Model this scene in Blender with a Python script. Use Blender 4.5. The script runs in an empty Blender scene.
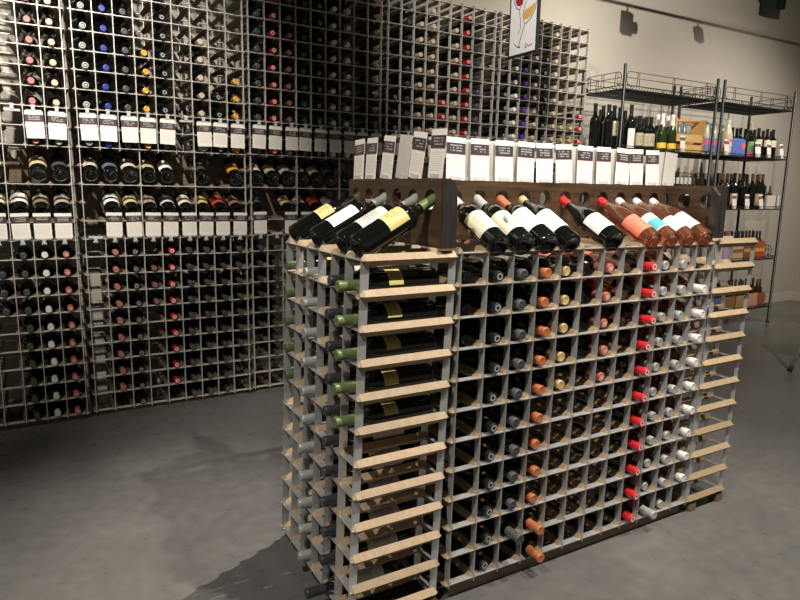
import bpy, bmesh, math, random
from mathutils import Vector, Matrix
random.seed(7)
SC = bpy.context.scene
COL = SC.collection
PI = math.pi

# ------------------------------------------------------------------ camera
CAM = Vector((-.6625, -1.4336, 1.2109))
R_ = Vector((0.87004595, -0.49269248, 0.01655778))
U_ = Vector((0.07297492, 0.16193879, 0.98409882))
F_ = Vector((0.48753943, 0.8550029, -0.17684838))
FPX = 618.595
cd = bpy.data.cameras.new('camera'); cam = bpy.data.objects.new('camera', cd); COL.objects.link(cam)
cd.sensor_width = 36; cd.lens = FPX / 800 * 36; cd.clip_start = .02
M = Matrix.Identity(4)
for k in range(3):
    M[k][0] = R_[k]; M[k][1] = U_[k]; M[k][2] = -F_[k]; M[k][3] = CAM[k]
cam.matrix_world = M
SC.camera = cam
# ------------------------------------------------------------------ world, exposure, lights
w = bpy.data.worlds.new('world'); SC.world = w; w.use_nodes = True
w.node_tree.nodes['Background'].inputs[0].default_value = (1.0, .9, .76, 1)
w.node_tree.nodes['Background'].inputs[1].default_value = .11
SC.view_settings.view_transform = 'Standard'; SC.view_settings.look = 'None'
SC.view_settings.gamma = 1; SC.view_settings.exposure = 0.0; SC.view_settings.use_curve_mapping = False

FZ = -.055                      # floor level
CEIL = 3.75
SPOTS = [  # location of the lamp, target, watts, cone in degrees, blend, radius
    # on the wall racks, from the track in the aisle
    ((-1.6, .35, 3.05), (-1.25, 2.2, 1.75), 105, 58, .9, .03),
    ((-.55, .35, 3.05), (-.3, 2.2, 1.8), 115, 52, .9, .03),
    ((.55, .35, 3.05), (2.2, 2.1, 2.05), 70, 50, .8, .03),
    ((2.75, .35, 3.05), (2.95, 2.3, 1.9), 45, 70, .9, .03),
    # on the island from the front
    ((.75, -.9, 3.05), (.75, .05, .7), 85, 60, .6, .03),
    ((1.7, -.9, 3.05), (1.3, .05, .8), 62, 60, .7, .03),
    ((-1.3, -.9, 3.05), (.1, .3, 1.1), 85, 54, .7, .03),
    # over the back, throwing the island's shadow to the front left
    ((2.3, 1.6, 3.15), (-.7, .22, 0), 330, 40, 1, .02),
    ((-1.9, .95, 3.05), (-1.5, .0, 0), 18, 80, 1, .04),
    # far wall on the right
    ((3.2, .35, 3.12), (4.3, 2.7, 2.2), 72, 88, .8, .018),
    ((5.6, .35, 3.05), (5.6, 2.5, 1.0), 75, 90, 1, .03),
    ((3.3, -.9, 3.05), (2.9, -.1, 0), 85, 90, 1, .04),
]

# ------------------------------------------------------------------ materials
MATS = {}
def nodes_of(name):
    m = bpy.data.materials.new(name); m.use_nodes = True
    nt = m.node_tree; b = nt.nodes['Principled BSDF']
    return m, nt, b
def mat(name, c, rough=.5, metal=0., var=.0, scale=20., bump=0., stretch=None, coat=0., trans=0., spec=None, rnd=0., alpha=None):
    if name in MATS: return MATS[name]
    m, nt, b = nodes_of(name); N = nt.nodes; L = nt.links
    b.inputs['Base Color'].default_value = (*c, 1)
    b.inputs['Roughness'].default_value = rough
    b.inputs['Metallic'].default_value = metal
    b.inputs['Coat Weight'].default_value = coat
    b.inputs['Transmission Weight'].default_value = trans
    if spec is not None: b.inputs['Specular IOR Level'].default_value = spec
    tc = N.new('ShaderNodeTexCoord'); mp = N.new('ShaderNodeMapping'); L.new(tc.outputs['Object'], mp.inputs[0])
    if stretch: mp.inputs['Scale'].default_value = stretch
    no = N.new('ShaderNodeTexNoise'); no.inputs['Scale'].default_value = scale; no.inputs['Detail'].default_value = 4
    if rnd:
        oi = N.new('ShaderNodeObjectInfo'); vm = N.new('ShaderNodeVectorMath'); vm.operation = 'ADD'
        mu = N.new('ShaderNodeMath'); mu.operation = 'MULTIPLY'; mu.inputs[1].default_value = 37.
        L.new(oi.outputs['Random'], mu.inputs[0]); L.new(mp.outputs[0], vm.inputs[0]); L.new(mu.outputs[0], vm.inputs[1])
        L.new(vm.outputs[0], no.inputs['Vector'])
    else:
        L.new(mp.outputs[0], no.inputs['Vector'])
    mr = N.new('ShaderNodeMapRange'); mr.inputs['From Min'].default_value = .25; mr.inputs['From Max'].default_value = .75
    mr.inputs['To Min'].default_value = 1 - var; mr.inputs['To Max'].default_value = 1 + var
    L.new(no.outputs[0], mr.inputs[0])
    fac = mr.outputs[0]
    if rnd:
        m2 = N.new('ShaderNodeMapRange'); m2.inputs['To Min'].default_value = 1 - rnd; m2.inputs['To Max'].default_value = 1 + rnd
        L.new(oi.outputs['Random'], m2.inputs[0])
        m3 = N.new('ShaderNodeMath'); m3.operation = 'MULTIPLY'; L.new(fac, m3.inputs[0]); L.new(m2.outputs[0], m3.inputs[1]); fac = m3.outputs[0]
    hs = N.new('ShaderNodeHueSaturation'); hs.inputs['Color'].default_value = (*c, 1)
    L.new(fac, hs.inputs['Value']); L.new(hs.outputs[0], b.inputs['Base Color'])
    if bump:
        bp = N.new('ShaderNodeBump'); bp.inputs['Strength'].default_value = bump; bp.inputs['Distance'].default_value = .002
        L.new(no.outputs[0], bp.inputs['Height']); L.new(bp.outputs[0], b.inputs['Normal'])
    MATS[name] = m
    return m

def math_n(nt, op, a, b=None, c=None):
    n = nt.nodes.new('ShaderNodeMath'); n.operation = op
    for i, v in enumerate((a, b, c)):
        if v is None: continue
        if isinstance(v, (int, float)): n.inputs[i].default_value = v
        else: nt.links.new(v, n.inputs[i])
    return n.outputs[0]
def print_mask(nt, u, v, u0, u1, v0, v1, lines, dens, seed_scale):
    """illegible rows of small print inside a rectangle of the sheet"""
    inu = math_n(nt, 'MULTIPLY', math_n(nt, 'GREATER_THAN', u, u0), math_n(nt, 'LESS_THAN', u, u1))
    inv = math_n(nt, 'MULTIPLY', math_n(nt, 'GREATER_THAN', v, v0), math_n(nt, 'LESS_THAN', v, v1))
    row = math_n(nt, 'MULTIPLY', math_n(nt, 'SUBTRACT', v, v0), lines / (v1 - v0))
    fr = math_n(nt, 'FRACT', row); fl = math_n(nt, 'FLOOR', row)
    on = math_n(nt, 'MULTIPLY', math_n(nt, 'GREATER_THAN', fr, .3), math_n(nt, 'LESS_THAN', fr, .75))
    cx = nt.nodes.new('ShaderNodeCombineXYZ')
    nt.links.new(math_n(nt, 'MULTIPLY', u, seed_scale), cx.inputs[0])
    oi = nt.nodes.new('ShaderNodeObjectInfo')
    nt.links.new(math_n(nt, 'ADD', math_n(nt, 'MULTIPLY', fl, 7.3), math_n(nt, 'MULTIPLY', oi.outputs['Random'], 50.)), cx.inputs[1])
    no = nt.nodes.new('ShaderNodeTexNoise'); no.inputs['Scale'].default_value = 1.; nt.links.new(cx.outputs[0], no.inputs['Vector'])
    ink = math_n(nt, 'GREATER_THAN', no.outputs[0], 1 - dens)
    return math_n(nt, 'MULTIPLY', math_n(nt, 'MULTIPLY', inu, inv), math_n(nt, 'MULTIPLY', on, ink))
def mixc(nt, fac, a, b):
    n = nt.nodes.new('ShaderNodeMix'); n.data_type = 'RGBA'
    for i, v in ((6, a), (7, b)):
        if isinstance(v, tuple): n.inputs[i].default_value = (*v, 1)
        else: nt.links.new(v, n.inputs[i])
    if isinstance(fac, (int, float)): n.inputs[0].default_value = fac
    else: nt.links.new(fac, n.inputs[0])
    return n.outputs[2]
def card_mat(name, band=(.045, .04, .042), body=(.82, .79, .72)):
    m, nt, b = nodes_of(name)
    uv = nt.nodes.new('ShaderNodeUVMap'); sp = nt.nodes.new('ShaderNodeSeparateXYZ'); nt.links.new(uv.outputs[0], sp.inputs[0])
    u, v = sp.outputs[0], sp.outputs[1]
    inb = math_n(nt, 'MULTIPLY', math_n(nt, 'GREATER_THAN', v, .62), math_n(nt, 'LESS_THAN', v, .87))
    ine = math_n(nt, 'MULTIPLY', math_n(nt, 'GREATER_THAN', v, .6), math_n(nt, 'LESS_THAN', v, .62))
    c = mixc(nt, inb, body, band)
    c = mixc(nt, ine, c, (.3, .05, .05))
    c = mixc(nt, print_mask(nt, u, v, .18, .82, .66, .84, 3, .55, 6.), c, (.4, .38, .37))
    c = mixc(nt, math_n(nt, 'MULTIPLY', print_mask(nt, u, v, .1, .9, .14, .55, 9, .6, 14.), .5), c, (.5, .44, .42))
    nt.links.new(c, b.inputs['Base Color']); b.inputs['Roughness'].default_value = .45
    return m
def label_mat(name, c0, ink=(.12, .1, .08), lines=5, strength=.6, stripe=None, blot=False):
    if name in MATS: return MATS[name]
    m, nt, b = nodes_of(name)
    uv = nt.nodes.new('ShaderNodeUVMap'); sp = nt.nodes.new('ShaderNodeSeparateXYZ'); nt.links.new(uv.outputs[0], sp.inputs[0])
    u, v = sp.outputs[0], sp.outputs[1]
    c = mixc(nt, math_n(nt, 'MULTIPLY', print_mask(nt, u, v, .3, .7, .2, .8, lines, .55, 9.), strength), c0, ink)
    if stripe:
        a, bb, sc = stripe
        c = mixc(nt, math_n(nt, 'MULTIPLY', math_n(nt, 'GREATER_THAN', v, a), math_n(nt, 'LESS_THAN', v, bb)), c, sc)
    if blot:
        du = math_n(nt, 'POWER', math_n(nt, 'ABSOLUTE', math_n(nt, 'MULTIPLY', math_n(nt, 'SUBTRACT', u, .6), 3.)), 2.); dv = math_n(nt, 'POWER', math_n(nt, 'ABSOLUTE', math_n(nt, 'MULTIPLY', math_n(nt, 'SUBTRACT', v, .45), 2.6)), 2.)
        rr = math_n(nt, 'ADD', du, dv)
        ring = math_n(nt, 'MULTIPLY', math_n(nt, 'LESS_THAN', rr, .4), math_n(nt, 'GREATER_THAN', rr, .03))
        no = nt.nodes.new('ShaderNodeTexNoise'); no.inputs['Scale'].default_value = 8; nt.links.new(uv.outputs[0], no.inputs['Vector'])
        c = mixc(nt, math_n(nt, 'MULTIPLY', ring, math_n(nt, 'GREATER_THAN', no.outputs[0], .45)), c, (.13, .12, .12))
    nt.links.new(c, b.inputs['Base Color']); b.inputs['Roughness'].default_value = .5
    MATS[name] = m
    return m

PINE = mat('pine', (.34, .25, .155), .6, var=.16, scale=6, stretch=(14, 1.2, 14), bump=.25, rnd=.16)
PINE2 = mat('pine_grey_shaded', (.17, .135, .09), .65, var=.16, scale=6, stretch=(14, 1.2, 14), bump=.25, rnd=.16)  # greyer pine of the wall racks, shade inside the lattice put into its colour
ZINC = mat('galvanised_steel', (.62, .63, .63), .38, .65, var=.14, scale=30, rnd=.08)
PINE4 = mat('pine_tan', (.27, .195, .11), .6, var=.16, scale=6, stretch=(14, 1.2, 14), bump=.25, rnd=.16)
PINE3 = mat('pine_brown_shaded', (.25, .18, .105), .6, var=.18, scale=6, stretch=(14, 1.2, 14), bump=.25, rnd=.16)  # browner pine of the front rack, darkened to stand in for shade between bars
ZINCW = mat('galvanised_strip', (.72, .71, .68), .42, .4, var=.1, scale=30, rnd=.08)
DARKWOOD = mat('stained_oak', (.064, .037, .02), .34, var=.55, scale=5, stretch=(1.3, 1.3, 14), bump=.35)
DARKWOOD2 = mat('stained_end_wood', (.026, .022, .02), .45, var=.4, scale=8, stretch=(10, 10, 1.5), bump=.3)
PLINTH = mat('plinth_wood', (.16, .11, .065), .6, var=.3, scale=8, stretch=(1, 8, 8))
BACKB = mat('dusky_back_board', (.15, .115, .075), .6, var=.25, scale=6, stretch=(8, 1, 1.2), bump=.2)
GLASSK = mat('dark_bottle_glass', (.004, .005, .004), .06, coat=.6, var=.1)
GLASSG = mat('green_bottle_glass', (.02, .032, .008), .07, coat=.5, var=.1)
GLASSC = mat('milky_cream_glass', (.62, .55, .38), .15, coat=.5, var=.05)
BLACKM = mat('black_wire', (.012, .012, .013), .35, .4)
BLACKP = mat('black_plastic', (.01, .014, .011), .6)
WHITEP = mat('white_card', (.8, .78, .72), .5, var=.02)
GREYC = mat('grey_card_back', (.55, .53, .49), .5, var=.04)
CLEARP = mat('clear_plastic', (.75, .74, .72), .2, trans=.35)
def rose_glass():
    m, nt, b = nodes_of('rose_wine_glass')
    b.inputs['Base Color'].default_value = (.80, .36, .22, 1); b.inputs['Roughness'].default_value = .03
    b.inputs['Transmission Weight'].default_value = .93; b.inputs['IOR'].default_value = 1.38
    b.inputs['Coat Weight'].default_value = .5
    return m
ROSE = rose_glass()
CARD = card_mat('price_card_print')
CAPC = dict(green=(.13, .18, .065), olive=(.09, .12, .045), silver=(.42, .43, .42), slate=(.045, .047, .055), black=(.008, .008, .009),
            grey=(.10, .105, .115), copper=(.52, .17, .07), gold=(.62, .45, .2), redcream=(.45, .12, .1), red=(.55, .02, .025),
            white=(.72, .70, .66), cream=(.52, .40, .28), bone=(.5, .48, .42), pink=(.42, .15, .14), blue=(.02, .035, .42), amber=(.75, .36, .05),
            purple=(.10, .03, .30), dimbrown=(.13, .07, .05), dimgreen=(.05, .07, .045), teal=(.12, .25, .3))
def capm(n):
    return mat('foil_' + n, CAPC[n], .35, .25 if n in ('gold', 'silver', 'copper', 'amber', 'grey', 'slate') else 0., coat=.3, var=.05)
COLW = dict(redcream='dull red', dimbrown='brown', dimgreen='dull green', amber='orange gold', slate='slate grey', copper='copper orange')
def cw(n): return COLW.get(n, n)

# ------------------------------------------------------------------ mesh helpers
class MB:
    def __init__(s): s.v = []; s.f = []; s.mi = []; s.mats = []; s.uv = {}; s.sm = set()
    def m(s, mt):
        if mt not in s.mats: s.mats.append(mt)
        return s.mats.index(mt)
    def add(s, vs, fs, mt, X=None, smooth=False, uvs=None):
        o = len(s.v); k = s.m(mt)
        for p in vs:
            p = Vector(p); s.v.append(tuple(X @ p) if X is not None else tuple(p))
        for i, f in enumerate(fs):
            if smooth: s.sm.add(len(s.f))
            if uvs: s.uv[len(s.f)] = uvs[i]
            s.f.append([o + a for a in f]); s.mi.append(k)
        return s
    def box(s, x0, x1, y0, y1, z0, z1, mt, X=None):
        vs = [(x, y, z) for z in (z0, z1) for y in (y0, y1) for x in (x0, x1)]
        fs = [(0, 2, 3, 1), (4, 5, 7, 6), (0, 1, 5, 4), (2, 6, 7, 3), (0, 4, 6, 2), (1, 3, 7, 5)]
        return s.add(vs, fs, mt, X)
    def lathe(s, prof, seg, mt, X=None, cap0=True, cap1=True):
        vs = []; fs = []
        for (r, z) in prof:
            for k in range(seg):
                a = 2 * PI * k / seg; vs.append((r * math.cos(a), r * math.sin(a), z))
        for i in range(len(prof) - 1):
            for k in range(seg):
                a = i * seg + k; b_ = i * seg + (k + 1) % seg
                fs.append((a, b_, b_ + seg, a + seg))
        if cap0: fs.append(tuple(range(seg))[::-1])
        if cap1: fs.append(tuple(range((len(prof) - 1) * seg, len(prof) * seg)))
        return s.add(vs, fs, mt, X, smooth=True)
    def arc(s, r, z0, z1, a0, a1, n, mt, X=None):
        vs = []; fs = []; uv = []
        for i in range(n + 1):
            a = a0 + (a1 - a0) * i / n
            for z in (z0, z1): vs.append((r * math.cos(a), r * math.sin(a), z))
        for i in range(n):
            fs.append((2 * i, 2 * i + 2, 2 * i + 3, 2 * i + 1)); u0, u1 = i / n, (i + 1) / n
            uv.append([(u0, 0), (u1, 0), (u1, 1), (u0, 1)])
        return s.add(vs, fs, mt, X, smooth=True, uvs=uv)
    def tube(s, a, b_, r, mt, seg=6):
        a = Vector(a); b_ = Vector(b_); d = (b_ - a); q = d.to_track_quat('Z', 'Y').to_matrix().to_4x4()
        return s.lathe([(r, 0), (r, d.length)], seg, mt, Matrix.Translation(a) @ q)
    def path(s, pts, r, mt, seg=6):
        for a, b_ in zip(pts[:-1], pts[1:]): s.tube(a, b_, r, mt, seg)
        return s
    def mesh(s, name):
        me = bpy.data.meshes.new(name); me.from_pydata(s.v, [], s.f)
        for m_ in s.mats: me.materials.append(m_)
        for i, p in enumerate(me.polygons):
            p.material_index = s.mi[i]
            p.use_smooth = i in s.sm and len(p.vertices) <= 4
        if s.uv:
            ul = me.uv_layers.new(name='UVMap')
            for i, p in enumerate(me.polygons):
                if i in s.uv:
                    for li, c in zip(p.loop_indices, s.uv[i]): ul.data[li].uv = c
        me.update(); return me
    def obj(s, name, parent=None, X=None): return inst(name, s.mesh(name), parent, X)
def inst(name, me, parent=None, X=None):
    o = bpy.data.objects.new(name, me); COL.objects.link(o)
    if parent: o.parent = parent
    if X is not None: o.matrix_local = X
    return o
def tag(o, label, cat=None, group=None, kind=None):
    if label: o['label'] = label
    if cat: o['category'] = cat
    if group: o['group'] = group
    if kind: o['kind'] = kind
    return o
def empty(name, X=None):
    o = bpy.data.objects.new(name, None); COL.objects.link(o); o.empty_display_size = .05
    if X is not None: o.matrix_world = X
    return o
def T(x, y, z): return Matrix.Translation((x, y, z))
def px_at(u, v, y):
    """the point on the plane y=const that the photograph shows at pixel u, v"""
    d = F_ + R_ * ((u - 400) / FPX) - U_ * ((v - 300) / FPX)
    return CAM + d * ((y - CAM.y) / d.y)

# ------------------------------------------------------------------ room
def floor_mat():
    m, nt, b = nodes_of('polished_concrete'); N = nt.nodes; L = nt.links
    tc = N.new('ShaderNodeTexCoord')
    n1 = N.new('ShaderNodeTexNoise'); n1.inputs['Scale'].default_value = 1.3; n1.inputs['Detail'].default_value = 6; n1.inputs['Distortion'].default_value = .6
    n2 = N.new('ShaderNodeTexNoise'); n2.inputs['Scale'].default_value = 18; n2.inputs['Detail'].default_value = 3
    n3 = N.new('ShaderNodeTexNoise'); n3.inputs['Scale'].default_value = 130; n3.inputs['Detail'].default_value = 3
    for n in (n1, n2, n3): L.new(tc.outputs['Object'], n.inputs['Vector'])
    cr = N.new('ShaderNodeValToRGB'); cr.color_ramp.elements[0].position = .3; cr.color_ramp.elements[0].color = (.085, .082, .08, 1)
    cr.color_ramp.elements[1].position = .72; cr.color_ramp.elements[1].color = (.15, .145, .14, 1)
    L.new(n1.outputs[0], cr.inputs[0])
    mx = mixc(nt, .25, cr.outputs[0], (.12, .115, .112)); 
    mr = N.new('ShaderNodeMapRange'); mr.inputs['From Min'].default_value = .3; mr.inputs['From Max'].default_value = .7
    mr.inputs['To Min'].default_value = .9; mr.inputs['To Max'].default_value = 1.1; L.new(n2.outputs[0], mr.inputs[0])
    hs = N.new('ShaderNodeHueSaturation'); L.new(mx, hs.inputs['Color']); L.new(mr.outputs[0], hs.inputs['Value'])
    # pale flecks
    fl = math_n(nt, 'GREATER_THAN', n3.outputs[0], .8)
    c = mixc(nt, 0.0, hs.outputs[0], (.4, .38, .36))
    L.new(c, b.inputs['Base Color'])
    m2 = N.new('ShaderNodeMapRange'); m2.inputs['To Min'].default_value = .2; m2.inputs['To Max'].default_value = .42; L.new(n2.outputs[0], m2.inputs[0])
    L.new(m2.outputs[0], b.inputs['Roughness'])
    bp = N.new('ShaderNodeBump'); bp.inputs['Strength'].default_value = .06; bp.inputs['Distance'].default_value = .002
    L.new(n1.outputs[0], bp.inputs['Height']); L.new(bp.outputs[0], b.inputs['Normal'])
    return m
WALLM = mat('greige_wall_paint', (.47, .435, .37), .75, var=.03, scale=3)
CEILM = mat('dark_ceiling', (.22, .2, .18), .9, var=.1)
TRIMM = mat('cream_baseboard', (.58, .53, .44), .5)
WY = 2.72
o = MB().box(-5, 9, -6, 4, FZ - .1, FZ, floor_mat()).obj('floor'); tag(o, 'grey polished concrete floor', kind='structure')
o = MB().box(-5, 7.5, WY, WY + .12, FZ, CEIL, WALLM).obj('wall_back'); tag(o, 'plain greige painted wall', kind='structure')
o = MB().box(7.25, 7.37, -3, WY, FZ, CEIL, WALLM).obj('wall_right'); tag(o, 'plain greige wall in shade', kind='structure')
o = MB().box(-5, 9, -6, 4, CEIL, CEIL + .1, CEILM).obj('ceiling'); tag(o, 'dark ceiling', kind='structure')
o = MB().box(-5, 7.25, WY - .012, WY, FZ, FZ + .1, TRIMM).obj('baseboard_back'); tag(o, 'cream baseboard', kind='structure')
o = MB().box(7.238, 7.25, -3, WY - .012, FZ, FZ + .1, TRIMM).obj('baseboard_right'); tag(o, 'cream baseboard', kind='structure')

# ------------------------------------------------------------------ bars and strips of the racks
P, V, SD = .095, .094, .025
HB = .0165      # half diagonal of a bar
def bar_mesh(L, mt, name='crossbar'):
    h = HB; c = .009; q = .006
    rings = [(q, 0), (h, c), (h, L - c), (q, L)]
    vs = []; fs = []
    for (r, y) in rings: vs += [(r, y, 0), (0, y, r), (-r, y, 0), (0, y, -r)]
    for i in range(3):
        for k in range(4): a = i * 4 + k; b_ = i * 4 + (k + 1) % 4; fs.append((a, a + 4, b_ + 4, b_))
    fs.append((0, 1, 2, 3)); fs.append((15, 14, 13, 12))
    mb = MB(); mb.add(vs, fs, mt); return mb
def rack(name, label, group, X, nc, j0, j1, L, mt, th=.002, zm=None, zz=0., lean=0., cols=None, bars=None, plinth=None, cap=100, over=.012):
    """columns along local x, depth along local y; rows j0..j1 at z=j*V"""
    root = empty(name, X); tag(root, label, 'wine rack', group)
    sh = Matrix.Identity(4); sh[1][2] = -lean       # the whole frame leans a little
    cols = cols or list(range(nc + 1))
    zm = zm or ZINC
    up = MB().box(-th / 2, th / 2, 0, SD, j0 * V - over, j1 * V + over * .3, zm).mesh('upright_strip')
    ln = MB().box(-over, nc * P + over, 0, SD, -th / 2, th / 2, zm).mesh('shelf_strip')
    sb = .012 if zm is ZINCW else SD; sq = Matrix.Diagonal((1, sb / SD, 1, 1))
    for yy in (0, L - sb):
        S_ = sq if yy else Matrix.Identity(4)
        for c in cols:
            inst('upright_strip', up, root, sh @ T(c * P, yy, 0) @ S_)
        for j in (bars_rows if (bars_rows := (sorted({b_[1] for b_ in bars if b_[2]}) if bars else None)) else range(j0, j1 + 1)):
            inst('shelf_strip', ln, root, T(0, yy - lean * j * V, j * V) @ S_)
    bm_ = bar_mesh(L, mt); me = bm_.mesh('crossbar')
    lst = [(c, j) for j in range(j0, j1 + 1) for c in range(nc + 1)] if bars is None else [(b_[0], b_[1]) for b_ in bars]
    lst.sort(key=lambda cj: (X @ Vector((cj[0] * P, 0, cj[1] * V)) - CAM).length)
    for (c, j) in lst[:cap]: inst('crossbar', me, root, T(c * P, .001 - lean * j * V, j * V))
    if lst[cap:]:
        mb = MB()
        for (c, j) in lst[cap:]: mb.add(bm_.v, bm_.f, mt, T(c * P, .001 - lean * j * V, j * V))
        tag(mb.obj('crossbars_beyond', root), None, kind='stuff')
    if plinth:
        y0, y1, z1 = plinth
        mb = MB(); mb.box(0.01, nc * P - .01, y0, y0 + .03, FZ - X.translation.z, z1, PLINTH); mb.box(0.01, nc * P - .01, y1 - .03, y1, FZ - X.translation.z, z1, PLINTH)
        mb.obj('plinth', root)
    return root

# island ---------------------------------------------------------------
LX, LZ0 = .0349, -.0077
YF = -.0107
XF = .3413
# left unit: its columns run along +y, its depth along +x.  local x -> world y, local y -> world x
def frame(ox, oy, oz, ax, ay):
    m = Matrix.Identity(4)
    for k in range(3): m[k][0] = ax[k]; m[k][1] = ay[k]; m[k][2] = (0, 0, 1)[k]; m[k][3] = (ox, oy, oz)[k]
    return m
XL = Matrix(((0, 1, 0, 0), (1, 0, 0, 0), (0, 0, 1, LZ0), (0, 0, 0, 1)))     # mirrored frame, baked below
def rackL(name, label, x0, x1b, lean, oz, mt):
    """end unit, columns along y; bars from x0 to x1b, leaning by lean towards +x with height"""
    root = empty(name, T(x0, 0, oz)); tag(root, label, 'wine rack', 'racks that make up the island'); L = x1b - x0
    for yy in (0, L - SD):
        mb_ = MB().box(yy, yy + SD, -.001, .001, -.012, 11 * V + .004, ZINC)
        mb_.v = [(x + lean * z, y, z) for x, y, z in mb_.v]; up = mb_.mesh('upright_strip')
        for c in range(7): inst('upright_strip', up, root, T(0, c * P, 0))
        ln = MB().box(yy, yy + SD, -.012, 6 * P + .012, -.001, .001, ZINC).mesh('shelf_strip')
        for j in range(12): inst('shelf_strip', ln, root, T(lean * j * V, 0, j * V))
    b_ = bar_mesh(L, mt); b_.v = [(y + .001, x, z) for x, y, z in b_.v]; b_.f = [f[::-1] for f in b_.f]; 
    me = b_.mesh('crossbar')
    for j in range(12):
        for c in range(7): inst('crossbar', me, root, T(lean * j * V, c * P, j * V))
    for c in (0, 3, 6):
        for xa in (.02, L - .05): MB().box(xa, xa + .04, c * P - .012, c * P + .022, FZ - oz, -HB + .001, PLINTH).obj('foot_block', root)
    return root
rackL('wine_rack', 'left end rack of the island, bottle necks poking out of its left face', 0, .2994, LX, LZ0, PINE)
rackL('wine_rack', 'right end rack of the island, empty with only pale wooden bars', 1.4875, 1.733, .034, -.005, PINE4)
rack('wine_rack', 'long front rack of the island, metal lattice full of coloured bottle necks', 'racks that make up the island', T(XF, YF, .001) @ Matrix.Rotation(.0055, 4, 'Y'), 12, 0, 11, .285, PINE3, plinth=(.02, .27, -HB - .001))
rack('wine_rack', 'back rack of the island, hidden behind the front lattice', 'racks that make up the island', T(XF, YF + .29, 0), 12, 0, 11, .285, PINE3, plinth=(.02, .27, -HB - .001))

# ------------------------------------------------------------------ bottles
def prof_bordeaux(s=1.):
    return [(.006, .022), (.018, .012), (.027, .003), (.032, 0), (.036, .003), (.0375, .009), (.0375, .175), (.0365, .188), (.032, .200), (.024, .212), (.0175, .222), (.0150, .232), (.0142, .245), (.0142, .285), (.0155, .287), (.0155, .294), (.0142, .296), (.0142, .299)]
def prof_burgundy():
    return [(.006, .02), (.018, .012), (.030, .003), (.035, 0), (.039, .003), (.0405, .010), (.0405, .135), (.0385, .155), (.033, .178), (.026, .200), (.0195, .222), (.0155, .243), (.0143, .258), (.0143, .285), (.0155, .287), (.0155, .294), (.0142, .299)]
def prof_slim():
    return [(.006, .012), (.02, .004), (.031, 0), (.0345, .003), (.036, .01), (.036, .16), (.034, .185), (.028, .212), (.021, .236), (.0165, .258), (.0142, .275), (.0142, .296), (.0142, .299)]
SHAPES = dict(b=prof_bordeaux(), g=prof_burgundy(), s=prof_slim())
CAPLEN = .062
_mc = {}
def body_mesh(shape, glass, seg=24):
    k = ('body', shape, glass.name, seg)
    if k not in _mc: _mc[k] = MB().lathe(SHAPES[shape], seg, glass).mesh('wine_bottle')
    return _mc[k]
def cap_profile(clen=CAPLEN):
    z1 = .3012
    return [(.0150, z1 - clen), (.0152, z1 - clen + .002), (.0148, z1 - .02), (.0158, z1 - .013), (.0158, z1 - .004), (.0152, z1 - .001), (.0145, z1), (.0095, z1), (.0090, z1 - .0006)]
def end_ring(mb, col, seg=20):
    rc = dict(black='silver', bone='slate', cream='bone', slate='grey', red='white', redcream='cream', blue='slate', grey='slate', dimbrown='pink').get(col)
    if rc:
        r0, r1 = (.0, .009) if col == 'redcream' else (.006, .0105)
        z = .3016; n = seg; vs = []
        for k in range(n):
            a = 2 * PI * k / n; vs += [(r0 * math.cos(a), r0 * math.sin(a), z), (r1 * math.cos(a), r1 * math.sin(a), z)]
        mb.add(vs, [(2 * k, 2 * k + 1, (2 * k + 3) % (2 * n), (2 * k + 2) % (2 * n)) for k in range(n)], capm(rc))
def cap_mesh(col, seg=20, clen=CAPLEN):
    k = ('cap', col, seg, clen)
    if k not in _mc:
        mb = MB().lathe(cap_profile(clen), seg, capm(col)); end_ring(mb, col, seg)
        _mc[k] = mb.mesh('capsule')
    return _mc[k]
def label_mesh(shape, lm, z0, z1, half):
    k = ('lab', shape, lm.name, z0, z1, half)
    if k not in _mc:
        r = max(a for a, b_ in SHAPES[shape]) + .0006
        _mc[k] = MB().arc(r, z0, z1, -half, half, 14, lm).mesh('label')
    return _mc[k]
def aim(base, d, up=Vector((0, 0, 1)), roll=0.):
    d = Vector(d).normalized(); x = (Vector(up) - d * Vector(up).dot(d)).normalized(); y = d.cross(x)
    m = Matrix.Identity(4)
    for k in range(3): m[k][0] = x[k]; m[k][1] = y[k]; m[k][2] = d[k]; m[k][3] = base[k]
    return m @ Matrix.Rotation(roll, 4, 'Z')
def bottle(X, shape, glass, cap, lab=None, label='', group=None, seg=24, clen=CAPLEN):
    o = inst('wine_bottle', body_mesh(shape, glass, seg)); o.matrix_world = X
    tag(o, label, 'wine bottle', group)
    if cap: inst('capsule', cap_mesh(cap, seg, clen), o)
    if lab:
        lm, z0, z1, half = lab
        inst('label', label_mesh(shape, lm, z0, z1, half), o)
    return o
ORD = ['first', 'second', 'third', 'fourth', 'fifth', 'sixth', 'seventh', 'eighth', 'ninth', 'tenth', 'eleventh', 'twelfth', 'thirteenth', 'fourteenth']
N_IND = 0
L_YEL = label_mat('label_yellow', (.62, .52, .2)); L_CRM = label_mat('label_cream', (.72, .66, .48)); L_WHT = label_mat('label_white', (.78, .76, .7), strength=.35)
L_CRP = label_mat('label_cream_portrait', (.72, .66, .5), blot=True, strength=.2); L_COR = label_mat('label_coral', (.75, .2, .12), lines=3)
L_TEA = label_mat('label_teal', (.75, .74, .7), stripe=(.05, .62, (.08, .38, .44)), strength=.3); L_TXT = label_mat('label_white_script', (.62, .6, .54), lines=8, strength=.8)
L_PLN = label_mat('label_plain_white', (.82, .8, .75), strength=.12)
L_KRE = label_mat('label_warm_cream', (.8, .76, .66), strength=.3)

RB = .022       # axis of a lying bottle above the bar line
rj = lambda a: random.uniform(-a, a)
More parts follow.
